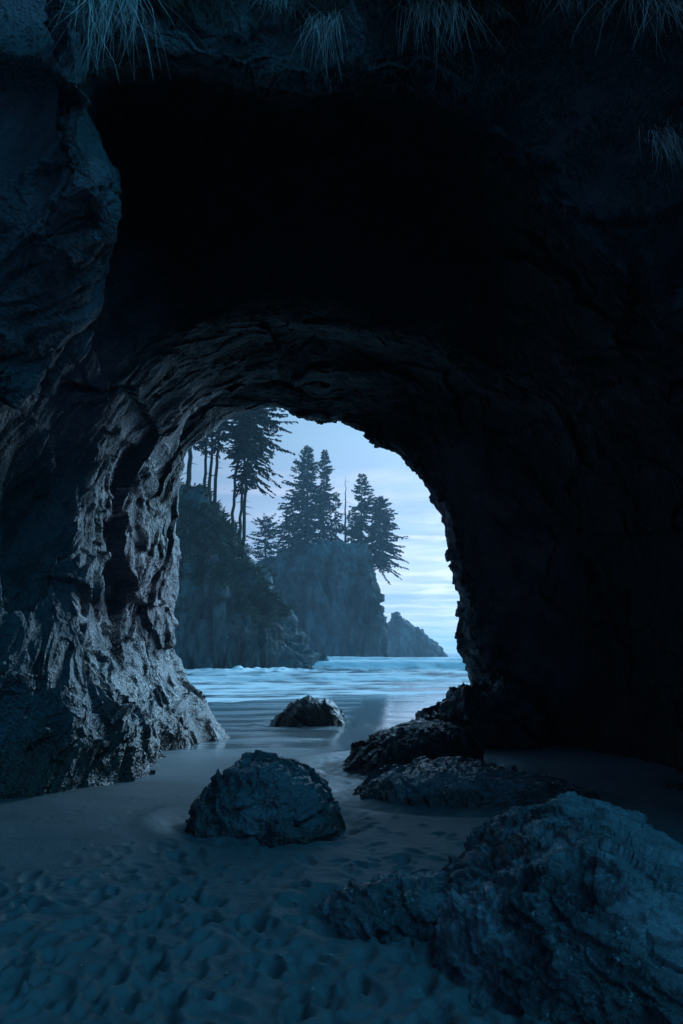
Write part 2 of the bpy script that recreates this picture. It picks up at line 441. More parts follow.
# along u first, then across
nu_span = [46] * 18
U = np.array([catmull(r, nu_span) for r in rings])
G3 = catmull(U, [8, 46, 110, 120, 95, 80, 66, 66, 22, 10, 10])
nv, nu = G3.shape[:2]
def displace_rock(G3, amps, strata=None, seed=0., noedge=None, sign=1.):
    n = grid_normals(G3) * sign
    P = G3.reshape(-1, 3) + seed
    warp = np.stack([fbm(P * .9 + 9, 2), fbm(P * .9 + 40, 2), fbm(P * .9 + 80, 2)], 1)
    d = np.zeros(len(P))
    for kind, a, fr in amps:
        if kind == 'fbm': d += a * fbm(P * fr, 4)
        elif kind == 'ridge': d += a * ridged(P * fr + warp * .5, 4)
        elif kind == 'facet': d += a * facet((P + warp * .35) * fr) 
        elif kind == 'strata':
            S, a2 = strata, a
            L = (P + warp * .5) @ S.T
            d += a2 * ridged(L * fr, 4)
        elif kind == 'sfacet':
            L = (P + warp * .4) @ strata.T
            d += a * facet(L * fr)
    d = d.reshape(G3.shape[:2])
    if noedge is not None: d = d * noedge
    return G3 + n * d[..., None]
# bedding runs up and over towards the sea: stretch the noise along it
e1 = np.array([.45, .35, .82]); e1 /= np.linalg.norm(e1)
e2 = np.cross(e1, [0, 1, 0]); e2 /= np.linalg.norm(e2); e3 = np.cross(e1, e2)
ST = np.stack([e1 * .16, e2, e3])
uu = np.linspace(0, 1, nu)
calm = 1 - .62 / (1 + np.exp(-(uu - .42) * 22))            # the roof and right wall are smoother than the left wall
vv = np.arange(nv)[:, None]
rim = 1 - .35 * np.exp(-((vv - 590) / 50.) ** 2)
A3 = displace_rock(G3, [('fbm', .34, .33)], ST, 2.)
A3 = displace_rock(A3, [('facet', .34, .42), ('facet', .08, 1.2), ('strata', .30, .42), ('strata', .12, .85), ('sfacet', .15, 1.3), ('sfacet', .045, 3.6), ('strata', .02, 5.), ('sfacet', .025, 9.), ('fbm', .015, 9.)], ST, 2., (1 - (1 - calm[None, :]) * np.clip((vv - 164) / 110., 0, 1)) * rim)
A3 = displace_rock(A3, [('facet', .16, 1.6), ('facet', .09, 3.4)], ST, 7., np.exp(-((vv - 588) / 30.) ** 2) / (1 + np.exp(-(uu[None, :] - .55) * 30)))     # the right rim is chipped
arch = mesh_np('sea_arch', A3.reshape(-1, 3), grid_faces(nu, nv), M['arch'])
tag(arch, 'dark rock arch framing the sea, with ribbed walls and black roof', 'rock arch')

# ------------------------------------------------------------------ rocks built from a ridge line
def ridge_rock(name, prof, Y, df, db, mat, amps, label, cat, power=.8, base=-.25, seed=0., ns=160, nt=120, strata=None, endpow=.5, yshift=None, group=None, parent=None):
    """prof: ridge as picture directions at distance Y; df / db: how far the body reaches to the front and the back"""
    R0 = np.array([W(px, py, Y) for px, py in prof])
    seg = np.r_[0, np.cumsum(np.linalg.norm(np.diff(R0, axis=0), axis=1))]; seg /= seg[-1]
    k = len(R0)
    s = np.linspace(0, 1, ns)
    cr = catmull(R0, [24] * (k - 1)); sg = np.r_[0, np.cumsum(np.linalg.norm(np.diff(cr, axis=0), axis=1))]; sg /= sg[-1]
    line = np.stack([np.interp(s, sg, cr[:, i]) for i in range(3)], 1)
    h = np.maximum(line[:, 2] - base, .02)
    taper = np.clip(np.sin(PI * np.clip(s, .0, 1)), 0, 1) ** endpow
    a = np.linspace(0, PI, nt)
    ca, sa = np.cos(a), np.sin(a)
    rr = np.sign(ca) * np.abs(ca) ** power
    z = np.abs(sa) ** power
    dep = np.where(ca > 0, df, db)
    G = np.empty((ns, nt, 3))
    G[..., 0] = line[:, 0:1]
    G[..., 1] = Y - (rr * dep)[None, :] * taper[:, None] + (0 if yshift is None else np.interp(s, *yshift)[:, None])
    G[..., 2] = base + h[:, None] * z[None, :]
    # round the plan: ends swing back in x with depth
    thin = np.clip(h / (.22 * h.max()), .12, 1)[:, None]        # thin ends carry less relief
    D = displace_rock(G, amps, strata, seed, thin)
    o = mesh_np(name, D.reshape(-1, 3), grid_faces(nt, ns), mat, parent)
    if parent is None:
        local(o, (float(line[:, 0].mean()), Y, max(base, -.3)))
        tag(o, label, cat, group)
    return o

vert = np.diag([1., 1., .3])
BA = [('fbm', .07, 1.1), ('facet', .06, 1.7), ('sfacet', .055, 4.), ('facet', .03, 9.), ('fbm', .012, 20)]
lean = bedding((.8, .25, -.45), .4)
lean2 = bedding((.72, -.3, -.5), .36)
ridge_rock('boulder', [(186,838),(193,815),(215,783),(237,768),(256,763),(275,762),(292,764),(312,772),(326,787),(335,805),(340,832)], 7.35, .62, .7, M['boulder'], BA, 'rounded wet boulder alone on the sand left of centre, with pale top edges', 'boulder', .75, -.2, 11., 190, 150, lean)
ridge_rock('small_rock', [(262,842),(272,826),(284,821),(300,826),(318,836)], 6.75, .14, .14, M['boulder'], [('facet', .05, 4.5), ('facet', .02, 11), ('fbm', .01, 20)], 'small low rock lying against the front foot of the rounded boulder', 'rock', .8, -.08, 21., 80, 60, lean)
ridge_rock('surf_rock', [(274,728),(280,716),(292,705),(306,701),(322,702),(333,709),(344,724)], 17.5, .7, .8, M['outcrop'], [('fbm', .10, 1.1), ('facet', .16, 1.5), ('facet', .07, 3.6), ('facet', .03, 8.)], 'small dark rock standing alone in the wet sand before the surf', 'rock', .75, -.35, 31., 110, 80, lean)
# rocks at the foot of the right wall
ridge_rock('foot_rock', [(404,752),(420,722),(440,705),(456,694),(470,684),(492,678),(520,690),(545,742)], 14.2, 1.3, 1.2, M['outcrop'], [('fbm', .18, .8), ('facet', .22, 1.5), ('facet', .10, 3.4), ('facet', .05, 8.), ('fbm', .02, 18)], 'dark barnacled rock ramp climbing to the foot of the right wall of the arch', 'rock', .8, -.3, 41., 160, 120, lean)
ridge_rock('mussel_rock', [(334,778),(345,762),(360,748),(385,732),(410,724),(430,722),(452,729),(470,742),(486,752)], 11.2, 1.0, 1.1, M['outcrop'], [('fbm', .14, .9), ('facet', .12, 1.8), ('facet', .05, 4.2), ('facet', .03, 10.), ('fbm', .015, 22)], 'dark brown mussel covered mound behind the flat ledge at the right', 'rock', .8, -.25, 51., 190, 130, lean)
ridge_rock('rock_ledge', [(350,806),(362,790),(385,777),(420,769),(455,766),(500,769),(540,780),(585,793),(622,808)], 9.0, .85, 1.3, M['boulder'], [('fbm', .08, .9), ('sfacet', .08, 1.8), ('sfacet', .045, 4.5), ('facet', .025, 10.), ('fbm', .015, 22)], 'long low dark ledge of layered rock between the mussel mound and the big front rock', 'rock', .85, -.2, 61., 220, 140, lean)
ridge_rock('flat_rock', [(316,916),(335,898),(362,884),(395,876),(432,872),(470,878),(500,900)], 4.95, .42, .35, M['slab'], [('fbm', .03, 1.6), ('sfacet', .035, 4.), ('facet', .028, 9.), ('facet', .014, 20.)], 'flat broken shelf of rock reaching left from the big front rock', 'rock', .8, -.12, 71., 150, 120, lean)
ridge_rock('front_boulder', [(422,960),(434,922),(455,892),(490,858),(528,830),(568,818),(592,824),(625,832),(670,850),(730,890),(790,960),(805,1010)], 4.6, 1.35, 1.1, M['slab'], [('fbm', .12, .8), ('facet', .07, 1.2), ('sfacet', .07, 2.2), ('sfacet', .048, 5.), ('sfacet', .024, 11.), ('facet', .012, 19.), ('fbm', .008, 26)], 'largest rock, ridged and blue grey, filling the bottom right corner', 'boulder', .8, -.25, 81., 360, 300, lean2)
ridge_rock('edge_rock', [(664,794),(672,787),(688,783),(706,788),(714,798)], 9.2, .2, .2, M['outcrop'], [('facet', .06, 3.5), ('facet', .03, 9)], 'tiny dark rock on the sand by the foot of the right wall', 'rock', .8, -.1, 91., 60, 50, lean)

# ------------------------------------------------------------------ headlands beyond the arch
CA = [('fbm', 2.2, .07), ('facet', 1.7, .14), ('strata', 1.5, .2), ('sfacet', 1.1, .45), ('strata', .5, .7), ('facet', .4, 1.2)]
ridge_rock('headland', [(60,640),(90,500),(140,482),(180,489),(200,503),(222,517),(240,534),(254,556),(266,578),(280,600),(291,625),(300,640),(312,650),(326,657),(340,663),(350,671)], 78, 11, 18, M['cliff'], CA, 'nearest grassy headland with steep dark cliff rising from the surf behind the left wall', 'headland', .7, -2., 101., 300, 160, vert, .35)
ridge_rock('wooded_stack', [(205,640),(225,585),(255,566),(278,556),(305,549),(330,545),(350,548),(366,556),(373,572),(378,592),(381,612),(384,632),(387,650),(392,662)], 172, 18, 25, M['cliff'], CA, 'tree topped cliff with a sheer right side standing in the sea past the headland', 'sea stack', .62, -3., 111., 300, 160, vert, .3)
ridge_rock('far_stack', [(360,660),(376,640),(386,627),(391,623),(396,612),(401,619),(408,622),(418,629),(428,637),(437,645),(448,656)], 290, 14, 18, M['cliff'], [('fbm', 1.2, .1), ('facet', 1.0, .2), ('facet', .8, .5)], 'farthest bare rock with a pointed peak sloping down to the horizon', 'sea stack', .75, -3., 121., 160, 90, vert, .4)
ridge_rock('skerry', [(424,658),(428,652),(433,651),(438,658)], 270, 1.6, 1.6, M['cliff'], [('facet', .5, .5)], 'low skerry at the waterline before the farthest rock', 'rock', .8, -2., 131., 40, 30, vert)

# ------------------------------------------------------------------ trees
def tube(path, rad, sides=6):
    path = np.asarray(path, float); n = len(path)
    t = np.gradient(path, axis=0); t /= np.linalg.norm(t, axis=1)[:, None] + 1e-9
    ref = np.where(np.abs(t[:, 2:3]) > .9, np.array([[1., 0, 0]]), np.array([[0, 0, 1.]]))
    a = np.cross(t, ref); a /= np.linalg.norm(a, axis=1)[:, None] + 1e-9
    b = np.cross(t, a)
    an = np.arange(sides) * 2 * PI / sides
    ring = (a[:, None] * np.cos(an)[None, :, None] + b[:, None] * np.sin(an)[None, :, None]) * np.asarray(rad)[:, None, None]
    V = (path[:, None] + ring).reshape(-1, 3)
    return V, grid_faces(sides, n, True)

class Acc:
    def __init__(s): s.V, s.F, s.n = [], [], 0
    def add(s, V, F): s.V.append(V); s.F.append(F + s.n); s.n += len(V)
    def obj(s, name, mat, parent=None, smooth=True):
        return mesh_np(name, np.concatenate(s.V), np.concatenate(s.F), mat, parent, smooth)

def conifer(label, base, apex, Y, rad, start, nb, seed, droop=.35, wind=0., spray=.5, r0=.3, profile=None, bend=0., limbs=0, group='spruce trees on the headlands', windlow=0., name='spruce_tree'):
    rg = np.random.RandomState(seed)
    B = np.array(W(*base, Y)); T = np.array(W(*apex, Y))
    T[1] += rg.uniform(-1, 1)
    B[2] -= 1.0
    L = np.linalg.norm(T - B)
    root = thing(name, label, 'tree', B.tolist(), group)
    spray *= .86
    def trunk_at(t): 
        t = np.asarray(t)
        p = np.outer(1 - t, B) + np.outer(t, T) if t.ndim else B * (1 - t) + T * t
        off = bend * np.sin(PI * t)
        if t.ndim: p[:, 0] += off
        else: p[0] += off
        return p
    tt = np.linspace(0, 1, 22)
    path = trunk_at(tt) - B
    path[1:-1] += rg.normal(size=(20, 3)) * .05 * np.array([1, 1, 0])
    rads = r0 * (1 - tt) ** .8 + .02; rads[0] *= 1.6; rads[1] *= 1.2
    V, F = tube(path, rads, 9)
    mesh_np('trunk', V, F, M['bark'], root)
    if nb == 0 and not limbs: return root
    acc = Acc(); leafV = []
    for k in range(nb):
        q = (k + rg.rand()) / nb
        t = start + (1 - start) * q ** .9
        p0 = trunk_at(t) - B
        az = rg.rand() * 2 * PI
        pr = profile(q) if profile else (1 - q) ** .75 * (.55 + .45 * min(1, q * 5))
        ln = rad * pr * rg.uniform(.55, 1.12) + .25
        w = wind + windlow * (1 - q)
        ln *= 1 + w * math.cos(az)
        if rg.rand() < .05: ln *= 1.2
        dirh = np.array([math.cos(az), math.sin(az), 0])
        up = rg.uniform(-.22, .32) + .5 * q ** 3
        m = 9
        s = np.linspace(0, 1, m)
        dr = droop * (1.25 - q) * rg.uniform(.6, 1.3)
        br = p0 + np.outer(s * ln, dirh)
        br[:, 2] += ln * (up * s - dr * s ** 1.7 + .16 * np.clip(s - .7, 0, 1) * 2)
        br[:, :2] += np.cumsum(rg.normal(size=(m, 2)) * .02 * ln, axis=0)
        V, F = tube(br, .028 * ln ** .6 * (1 - s) + .012, 4)
        acc.add(V, F)
        # sprays of needles along the limb
        nt = max(6, int(ln / spray * 9.0))
        for j in range(nt):
            u = .12 + .88 * rg.rand() ** .8
            i = min(int(u * (m - 1)), m - 2); f = u * (m - 1) - i
            pp = br[i] * (1 - f) + br[i + 1] * f
            tdir = br[i + 1] - br[i]; tdir /= np.linalg.norm(tdir) + 1e-9
            side = np.cross(tdir, [0, 0, 1.]); side /= np.linalg.norm(side) + 1e-9
            sg = 1 if rg.rand() < .5 else -1
            d = tdir * rg.uniform(.35, 1.) + side * sg * rg.uniform(.2, .95) + np.array([0, 0, -rg.uniform(.05, .75)])
            d /= np.linalg.norm(d)
            sl = spray * rg.uniform(.6, 1.35) * (1.15 - .5 * u)
            wv = np.cross(d, rg.normal(size=3)); wv /= np.linalg.norm(wv) + 1e-9
            wv *= sl * rg.uniform(.14, .28)
            leafV.append([pp, pp + d * sl * .45 + wv, pp + d * sl, pp + d * sl * .5 - wv])
    if leafV:
        LV = np.array(leafV).reshape(-1, 3)
        acc.add(LV, np.arange(len(LV)).reshape(-1, 4))
        acc.obj('crown', M['needles'], root, False)
    for k in range(limbs):
        t = rg.uniform(.18, max(start + .1, .3)) if nb else rg.uniform(.3, .97)
        p0 = trunk_at(t) - B; az = rg.choice([0, PI]) + rg.uniform(-.8, .8)
        ln = rg.uniform(.5, 1.6) * (1 if nb else 1.3)
        s = np.linspace(0, 1, 6)
        br = p0 + np.outer(s * ln, [math.cos(az), math.sin(az), 0]); br[:, 2] += ln * (.15 * s - .35 * s ** 2)
        V, F = tube(br, .05 * (1 - s) + .015, 5)
        mesh_np('limb', V, F, M['deadwood'], root)
    return root

hg = 'tall spruces on the nearest headland'
high = lambda q: (.35 + .65 * math.sin(PI * min(1, q * .75 + .12)))
conifer('thick trunked spruce farthest left, half behind the arch wall', (187,500), (196,360), 80, 3.6, .42, 70, 1, .3, 0, .6, .34, high, 0, 3, hg)
conifer('slim spruce just right of the thick trunk at the arch wall', (205,505), (214,378), 79, 2.6, .45, 60, 2, .3, .1, .55, .22, high, -.3, 4, hg)
conifer('slim spruce, second of three thin trunks on the headland', (209,511), (219,370), 77, 2.6, .48, 60, 3, .35, .1, .55, .22, high, -.2, 4, hg)
conifer('leaning slim spruce, third of the thin trunks on the headland', (214,518), (226,365), 78, 3.0, .46, 70, 4, .3, .2, .55, .24, high, -.3, 5, hg)
conifer('curved spruce, left trunk of the close trio', (232,530), (253,372), 77, 3.3, .50, 130, 5, .35, .15, .6, .19, high, -.5, 3, hg)
conifer('spruce in the middle of the close trio', (239,536), (255,368), 78, 3.3, .48, 130, 6, .4, .2, .6, .18, high, -.3, 3, hg)
conifer('spruce with drooping right boughs, right trunk of the close trio', (242,548), (260,366), 76, 3.6, .34, 210, 7, .55, .35, .62, .21, high, -.3, 6, hg)

sg_ = 'spruces on the wooded stack'
conifer('tallest broad dark spruce on the stack, left of its neighbour', (307,556), (308,448), 170, 8.6, .14, 300, 11, .30, -.15, 1.15, .45, None, 0, 0, sg_)
conifer('narrow tall spruce close beside the broadest one on the stack', (322,556), (325,452), 171, 5.2, .14, 260, 12, .35, .15, 1.0, .4, lambda q: (1 - q) ** .6 * (.6 + .3 * math.sin(q * 17)), 0, 4, sg_)
conifer('small spruce standing apart at the left end of the stack', (266,575), (265,519), 168, 4.3, .22, 90, 13, .25, .1, .9, .28, lambda q: .5 + .6 * math.sin(PI * q), 0, 0, sg_)
conifer('short bushy spruce filling the gap below the broadest one', (288,565), (290,508), 166, 5.2, .12, 110, 14, .3, 0, 1., .3, None, 0, 0, sg_)
conifer('thin open spruce between the narrow tall one and the bare snag', (336,556), (336,492), 173, 4.0, .15, 80, 15, .35, 0, .95, .28, None, 0, 0, sg_)
conifer('short spruce just right of the bare snag', (351,558), (352,512), 170, 4.2, .2, 70, 16, .35, 0, .95, .28, None, 0, 0, sg_)
conifer('open topped spruce standing upright right of the bare snag', (361,562), (362,475), 172, 5.6, .12, 210, 17, .35, .05, 1.0, .38, lambda q: (1 - q) ** .55 * (.55 + .45 * math.sin(q * 14) ** 2), 0, 3, sg_)
conifer('wind bent spruce drooping over the right cliff edge of the stack', (371,566), (379,498), 171, 5.4, .06, 300, 18, .45, .2, 1.05, .34, lambda q: (1 - q) ** .5, .8, 2, sg_, .3)
conifer('slender young spruce behind the upright one near the cliff edge', (354,560), (371,490), 175, 3.6, .3, 60, 19, .4, .2, .9, .22, None, 0, 0, sg_)
conifer('bare dead snag with no needles in the middle of the stack', (345,562), (345.5,476), 169, 1, 1, 0, 20, r0=.34, limbs=9, group=sg_, name='dead_tree')

def shrub(label, px, py, Y, w, h, seed, leaf=.35, group='shrubs along the cliff tops'):
    rg = np.random.RandomState(seed)
    B = np.array(W(px, py, Y)); root = thing('shrub', label, 'shrub', B.tolist(), group)
    n = int(w * h * 55 / leaf)
    ang_ = rg.rand(n) * 2 * PI; r = rg.rand(n) ** .5
    lob = 1 + .35 * np.sin(ang_ * 3 + seed) 
    z = rg.rand(n) ** .8
    p = np.stack([np.cos(ang_) * r * w * lob * (1 - .5 * z), np.sin(ang_) * r * w * lob * .7, z * h * (1.15 - r ** 2 * .8) - .4], 1)
    d = rg.normal(size=(n, 3)); d[:, 2] = np.abs(d[:, 2]) ; d /= np.linalg.norm(d, axis=1)[:, None]
    s = np.cross(d, rg.normal(size=(n, 3))); s /= np.linalg.norm(s, axis=1)[:, None]
    l = leaf * rg.uniform(.6, 1.4, n)[:, None]
    Q = np.stack([p, p + d * l * .5 + s * l * .22, p + d * l, p + d * l * .5 - s * l * .22], 1)
    mesh_np('foliage', Q.reshape(-1, 3), np.arange(4 * n).reshape(-1, 4), M['shrub'], root, False)
    acc = Acc()
    for k in range(7):
        a = rg.rand() * 2 * PI; q = np.linspace(0, 1, 5)
        pa = np.outer(q, [math.cos(a) * w * .6, math.sin(a) * w * .4, h * .8]); pa[:, 2] -= .6
        acc.add(*tube(pa, .05 * (1 - q) + .01, 5))
    acc.obj('stem', M['bark'], root)
for k, (lb, px, py, Y, w, h) in enumerate([
    ('low shrub on the headland crest behind the thin trunks', 222, 520, 78, 1.5, 1.0),
    ('shrub at the headland crest left of the close trio', 229, 527, 77, 1.2, 1.0),
    ('shrub at the foot of the close trio', 246, 548, 75, 1.3, 1.1),
    ('shrub at the headland crest below the thick trunk', 196, 502, 78, 1.6, .9),
    ('wide shrub under the broadest spruce on the stack', 300, 553, 165, 3.5, 2.6),
    ('shrub on the stack under the short bushy spruce', 281, 560, 165, 3.0, 2.4),
    ('shrub on the stack at the foot of the bare snag', 338, 551, 166, 3.2, 2.6),
    ('shrub on the stack below the upright open spruce', 356, 558, 166, 2.8, 2.4),
    ('shrub at the cliff edge under the wind bent spruce', 368, 566, 167, 2.0, 2.2)]):
    shrub(lb, px, py + 3, Y, w, h, 50 + k, .28 if Y < 100 else .6)

# grass on the headland's slope: one mass nobody could count
hd = bpy.data.objects['headland']
me = hd.data
co = np.empty(len(me.vertices) * 3, np.float32); me.vertices.foreach_get('co', co); co = co.reshape(-1, 3) + np.array(hd.location)
no = np.empty(len(me.vertices) * 3, np.float32); me.vertices.foreach_get('normal', no); no = no.reshape(-1, 3)
if no[:, 2].mean() < 0: no = -no
rg = np.random.RandomState(5)
pat = fbm(co * .15 + 3, 3)
sel = np.where((no[:, 2] > .22 - pat * .4) & (co[:, 2] > 5.5 + 3 * pat) & (co[:, 1] < 84) & (co[:, 0] > -22))[0]
if len(sel):
    n = 26000
    pk = sel[rg.randint(0, len(sel), n)]
    p = co[pk] + rg.normal(size=(n, 3)) * np.array([.25, .25, .05])
    d = no[pk] * .5 + np.array([.25, -.25, .35]) + rg.normal(size=(n, 3)) * .3; d /= np.linalg.norm(d, axis=1)[:, None]
    s = np.cross(d, rg.normal(size=(n, 3))); s /= np.linalg.norm(s, axis=1)[:, None]
    l = rg.uniform(.3, .75, n)[:, None]
    Qv = np.stack([p - d * .1 + s * .05, p + d * l * .6 + s * .03 + np.array([0, 0, -.02]), p + d * l + np.array([.1, 0, -.15]), p - d * .1 - s * .05], 1)
    sgm = mesh_np('slope_grass', Qv.reshape(-1, 3), np.arange(4 * n).reshape(-1, 4), M['slopegrass'], None, False); sgm['kind'] = 'stuff'
    tag(sgm, 'rough grass covering the slope of the nearest headland', 'grass')

# ------------------------------------------------------------------ grass tufts hanging from the brow of the arch
AV = A3
from mathutils.bvhtree import BVHTree
sub = AV[20:300:2, ::3]
bm_v = sub.reshape(-1, 3)
bvh = BVHTree.FromPolygons([tuple(v) for v in bm_v.tolist()], [tuple(f) for f in grid_faces(sub.shape[1], sub.shape[0]).tolist()])
cam_loc = Vector((0, 0, CAM_H))
def hit(px, py):
    d = (Vector(W(px, py, 5.)) - cam_loc).normalized()
    h = bvh.ray_cast(cam_loc, d)
    if h[0] is None: return None
    n = h[1]
    if n.dot(d) > 0: n = -n
    return h[0], n

def tuft(label, spots, length, n, seed, width=.007, fan=.5, mat='tuft', name='grass_tuft'):
    rg = np.random.RandomState(seed)
    hs = [q for q in (hit(*s) for s in spots) if q]
    if not hs: return
    B = np.array(hs[0][0])
    VV, FF, c = [], [], 0
    m = 9; t = np.linspace(0, 1, m)
    for k in range(n):
        h = hs[rg.randint(len(hs))]
        if rg.rand() < .25: az_k = 1.9
        else: az_k = 1.
        p = np.array(h[0]) + rg.normal(size=3) * np.array([.09, .04, .06])
        nn = np.array(h[1])
        L = length * (.25 + .95 * rg.rand() ** 1.4)
        az = rg.normal() * fan * az_k
        out = nn * rg.uniform(.15, .55) + np.array([az, -.12, rg.uniform(-.1, .35)])
        path = p + np.outer(t * L * .55, out) + np.outer(t ** 1.8 * L, np.array([az * .12, 0, -1.]))
        path += np.outer(np.sin(t * rg.uniform(1.5, 7) + rg.rand() * 6) * t, rg.normal(size=3) * .05 * length)
        path += np.outer(t ** 2.5, rg.normal(size=3) * .10 * length)
        w = width * rg.uniform(.6, 1.3) * (1 - t ** 2 * .85)
        sd = np.array([1., rg.normal() * .5, 0]); sd /= np.linalg.norm(sd)
        V = np.stack([path - np.outer(w, sd), path + np.outer(w, sd)], 1).reshape(-1, 3)
        i = np.arange(m - 1) * 2
        FF.append(np.stack([i, i + 1, i + 3, i + 2], 1) + c); VV.append(V); c += len(V)
    o = mesh_np(name, np.concatenate(VV), np.concatenate(FF), M[mat], None, True)
    local(o, B); tag(o, label, 'grass tuft', 'grass tufts hanging from the brow of the arch')
tuft('largest hanging grass tuft, over the rock bulge at the upper left', [(95,-12),(105,-8),(118,-6),(88,-6),(130,-10)], 1.05, 190, 1, .0032, .26)
tuft('thin hanging grass tuft between the largest tuft and the long narrow one', [(268,-8),(280,-4),(290,2)], .34, 110, 2, .0026, .45)
tuft('long narrow grass tuft trailing straight down over the black roof', [(322,18),(328,22),(334,16)], .72, 150, 3, .0026, .16)
tuft('wide fringe of grass hanging right of the middle of the brow', [(410,0),(425,-4),(440,0),(452,2)], .75, 170, 4, .0028, .3)
tuft('short wispy grass tuft just right of the wide fringe', [(488,2),(498,-2),(480,6)], .3, 90, 5, .0026, .6)
tuft('short grass tuft under the top edge right of the wispy tuft', [(548,-12),(566,-10),(580,-8)], .34, 120, 6, .0026, .5)
tuft('thick grass tuft hanging in the upper right corner', [(640,-18),(656,-12),(672,-6),(682,0)], .9, 200, 7, .003, .3)
tuft('lone small grass tuft below the corner tuft at the right side', [(660,134),(667,138)], .5, 110, 8, .0026, .16)

# fine roots and dead stems matting the brow: one uncountable mass
rg = np.random.RandomState(9)
VV, FF, c = [], [], 0
for k in range(4200):
    if k % 3: px, py = rg.uniform(440, 690), rg.uniform(-10, 210) 
    else: px, py = rg.uniform(150, 520), rg.uniform(-10, 95)
    if py > 95 and px < 520: continue
    h = hit(px, py)
    if not h: continue
    m = 6; t = np.linspace(0, 1, m); p = np.array(h[0]); nn = np.array(h[1])
    L = rg.uniform(.05, .26); 
    path = p + np.outer(np.sin(t * 2.4) * .035, nn) + np.outer(t * L, np.array([rg.normal() * .6, 0, -1 + rg.rand() * .6])) + np.outer(np.sin(t * rg.uniform(2, 7)), rg.normal(size=3) * .012)
    w = .0024 * (1 - .7 * t); sd = np.array([1., 0, .4 * rg.normal()])
    V = np.stack([path - np.outer(w, sd), path + np.outer(w, sd)], 1).reshape(-1, 3)
    i = np.arange(m - 1) * 2
    FF.append(np.stack([i, i + 1, i + 3, i + 2], 1) + c); VV.append(V); c += len(V)
if VV:
    o = mesh_np('hanging_roots', np.concatenate(VV), np.concatenate(FF), M['root']); o['kind'] = 'stuff'
    tag(o, 'fine matted roots and dead stems clinging to the brow of the arch', 'roots')

# ragged turf edge between the tufts
VV, FF, c = [], [], 0
for k in range(3000):
    px = rg.uniform(60, 690); lim = 14 + 22 * pnoise(np.array([[px * .018, 3.3, 1.7]]))[0] + 10 * pnoise(np.array([[px * .07, 1.3, 6.7]]))[0]
    py = rg.uniform(-30, lim)
    h = hit(px, py)
    if not h: continue
    m = 6; t = np.linspace(0, 1, m); p = np.array(h[0]); nn = np.array(h[1])
    L = rg.uniform(.05, .24)
    path = p + np.outer(np.sin(t * 2.2) * L * .4, nn) + np.outer(t ** 1.5 * L, np.array([rg.normal() * .5, 0, -1.])) + np.outer(np.sin(t * rg.uniform(2, 6)), rg.normal(size=3) * .02)
    w = .0024 * (1 - .75 * t); sd = np.array([1., 0, .4 * rg.normal()])
    V = np.stack([path - np.outer(w, sd), path + np.outer(w, sd)], 1).reshape(-1, 3)
    i = np.arange(m - 1) * 2
    FF.append(np.stack([i, i + 1, i + 3, i + 2], 1) + c); VV.append(V); c += len(V)
if VV:
    o = mesh_np('turf', np.concatenate(VV), np.concatenate(FF), M['slopegrass']); o['kind'] = 'stuff'
    tag(o, 'ragged turf edge of short grass along the brow of the arch', 'turf')

# ------------------------------------------------------------------ pebbles
rg = np.random.RandomState(12)
def pebble(label, px, py, size, k):
    th = math.atan((py - CY) / F_PX) - PITCH
    Y = CAM_H / math.tan(th); x, _, _ = W(px, py, Y)
    n1, n2 = 12, 9
    a = np.linspace(0, 2 * PI, n1, endpoint=False); b = np.linspace(-PI / 2, PI / 2, n2)
    Gp = np.stack([np.outer(np.cos(b), np.cos(a)), np.outer(np.cos(b), np.sin(a)), np.outer(np.sin(b), np.ones(n1))], -1)
    Gp *= size * np.array([1., .75, .5]) * (1 + .35 * fbm(Gp.reshape(-1, 3) * 1.3 + k * 5, 2).reshape(n2, n1))[..., None]
    o = mesh_np('pebble', Gp.reshape(-1, 3), grid_faces(n1, n2, True), M['pebble'])
    o.location = (x, Y, sand_at(x, Y) + size * .25); o.rotation_euler = (0, 0, rg.rand() * 6)
    tag(o, label, 'pebble', 'pebbles on the trampled sand')
pebble('pale pebble among the footprints at the bottom left', 226, 979, .012, 1)
pebble('dark pebble lying left of the flat rock shelf', 296, 905, .02, 2)
pebble('pebble on the sand in front of the rounded boulder', 232, 852, .022, 3)
pebble('pale pebble near the lower left corner', 4, 972, .013, 4)
pebble('pale pebble beside the ledge on the trampled sand', 352, 868, .02, 5)
pebble('pebble between the small rock and the long ledge', 338, 838, .024, 6)

rq = random.Random(8)
for k in range(22):
    px, py = rq.uniform(20, 470), rq.uniform(850, 1010)
    if px > 300 and py > 850 and px > 300 + (1010 - py) * .9: continue
    pebble('tiny dark stone half sunk in the trampled sand', px, py, rq.uniform(.008, .016), 20 + k)

# ------------------------------------------------------------------ sky, sun, air
w = bpy.data.worlds.new('World'); SC.world = w; w.use_nodes = True
nt = w.node_tree; nt.nodes.clear()
class WN(NT):
    def __init__(s, tree): s.t = tree
N = WN(nt)
SUN_EL, SUN_AZ = math.radians(24), math.radians(38)     # low, ahead and to the right
sky = N.n('ShaderNodeTexSky'); sky.sky_type = 'NISHITA'; sky.sun_disc = False
sky.sun_elevation = SUN_EL; sky.sun_rotation = SUN_AZ; sky.ozone_density = 6; sky.air_density = 1.2; sky.dust_density = .3
tc = N.n('ShaderNodeTexCoord'); sx_ = N.n('ShaderNodeSeparateXYZ'); N.l(tc.outputs['Generated'], sx_.inputs[0])
el = sx_.outputs[2]; fw = sx_.outputs[1]
grad = N.ramp(el, [(0., (1.05, 1.06, 1.34)), (.12, (.78, .91, 1.12)), (.32, (.47, .75, .96)), (.62, (.32, .80, 1.18)), (1., (.008, .085, .18))])
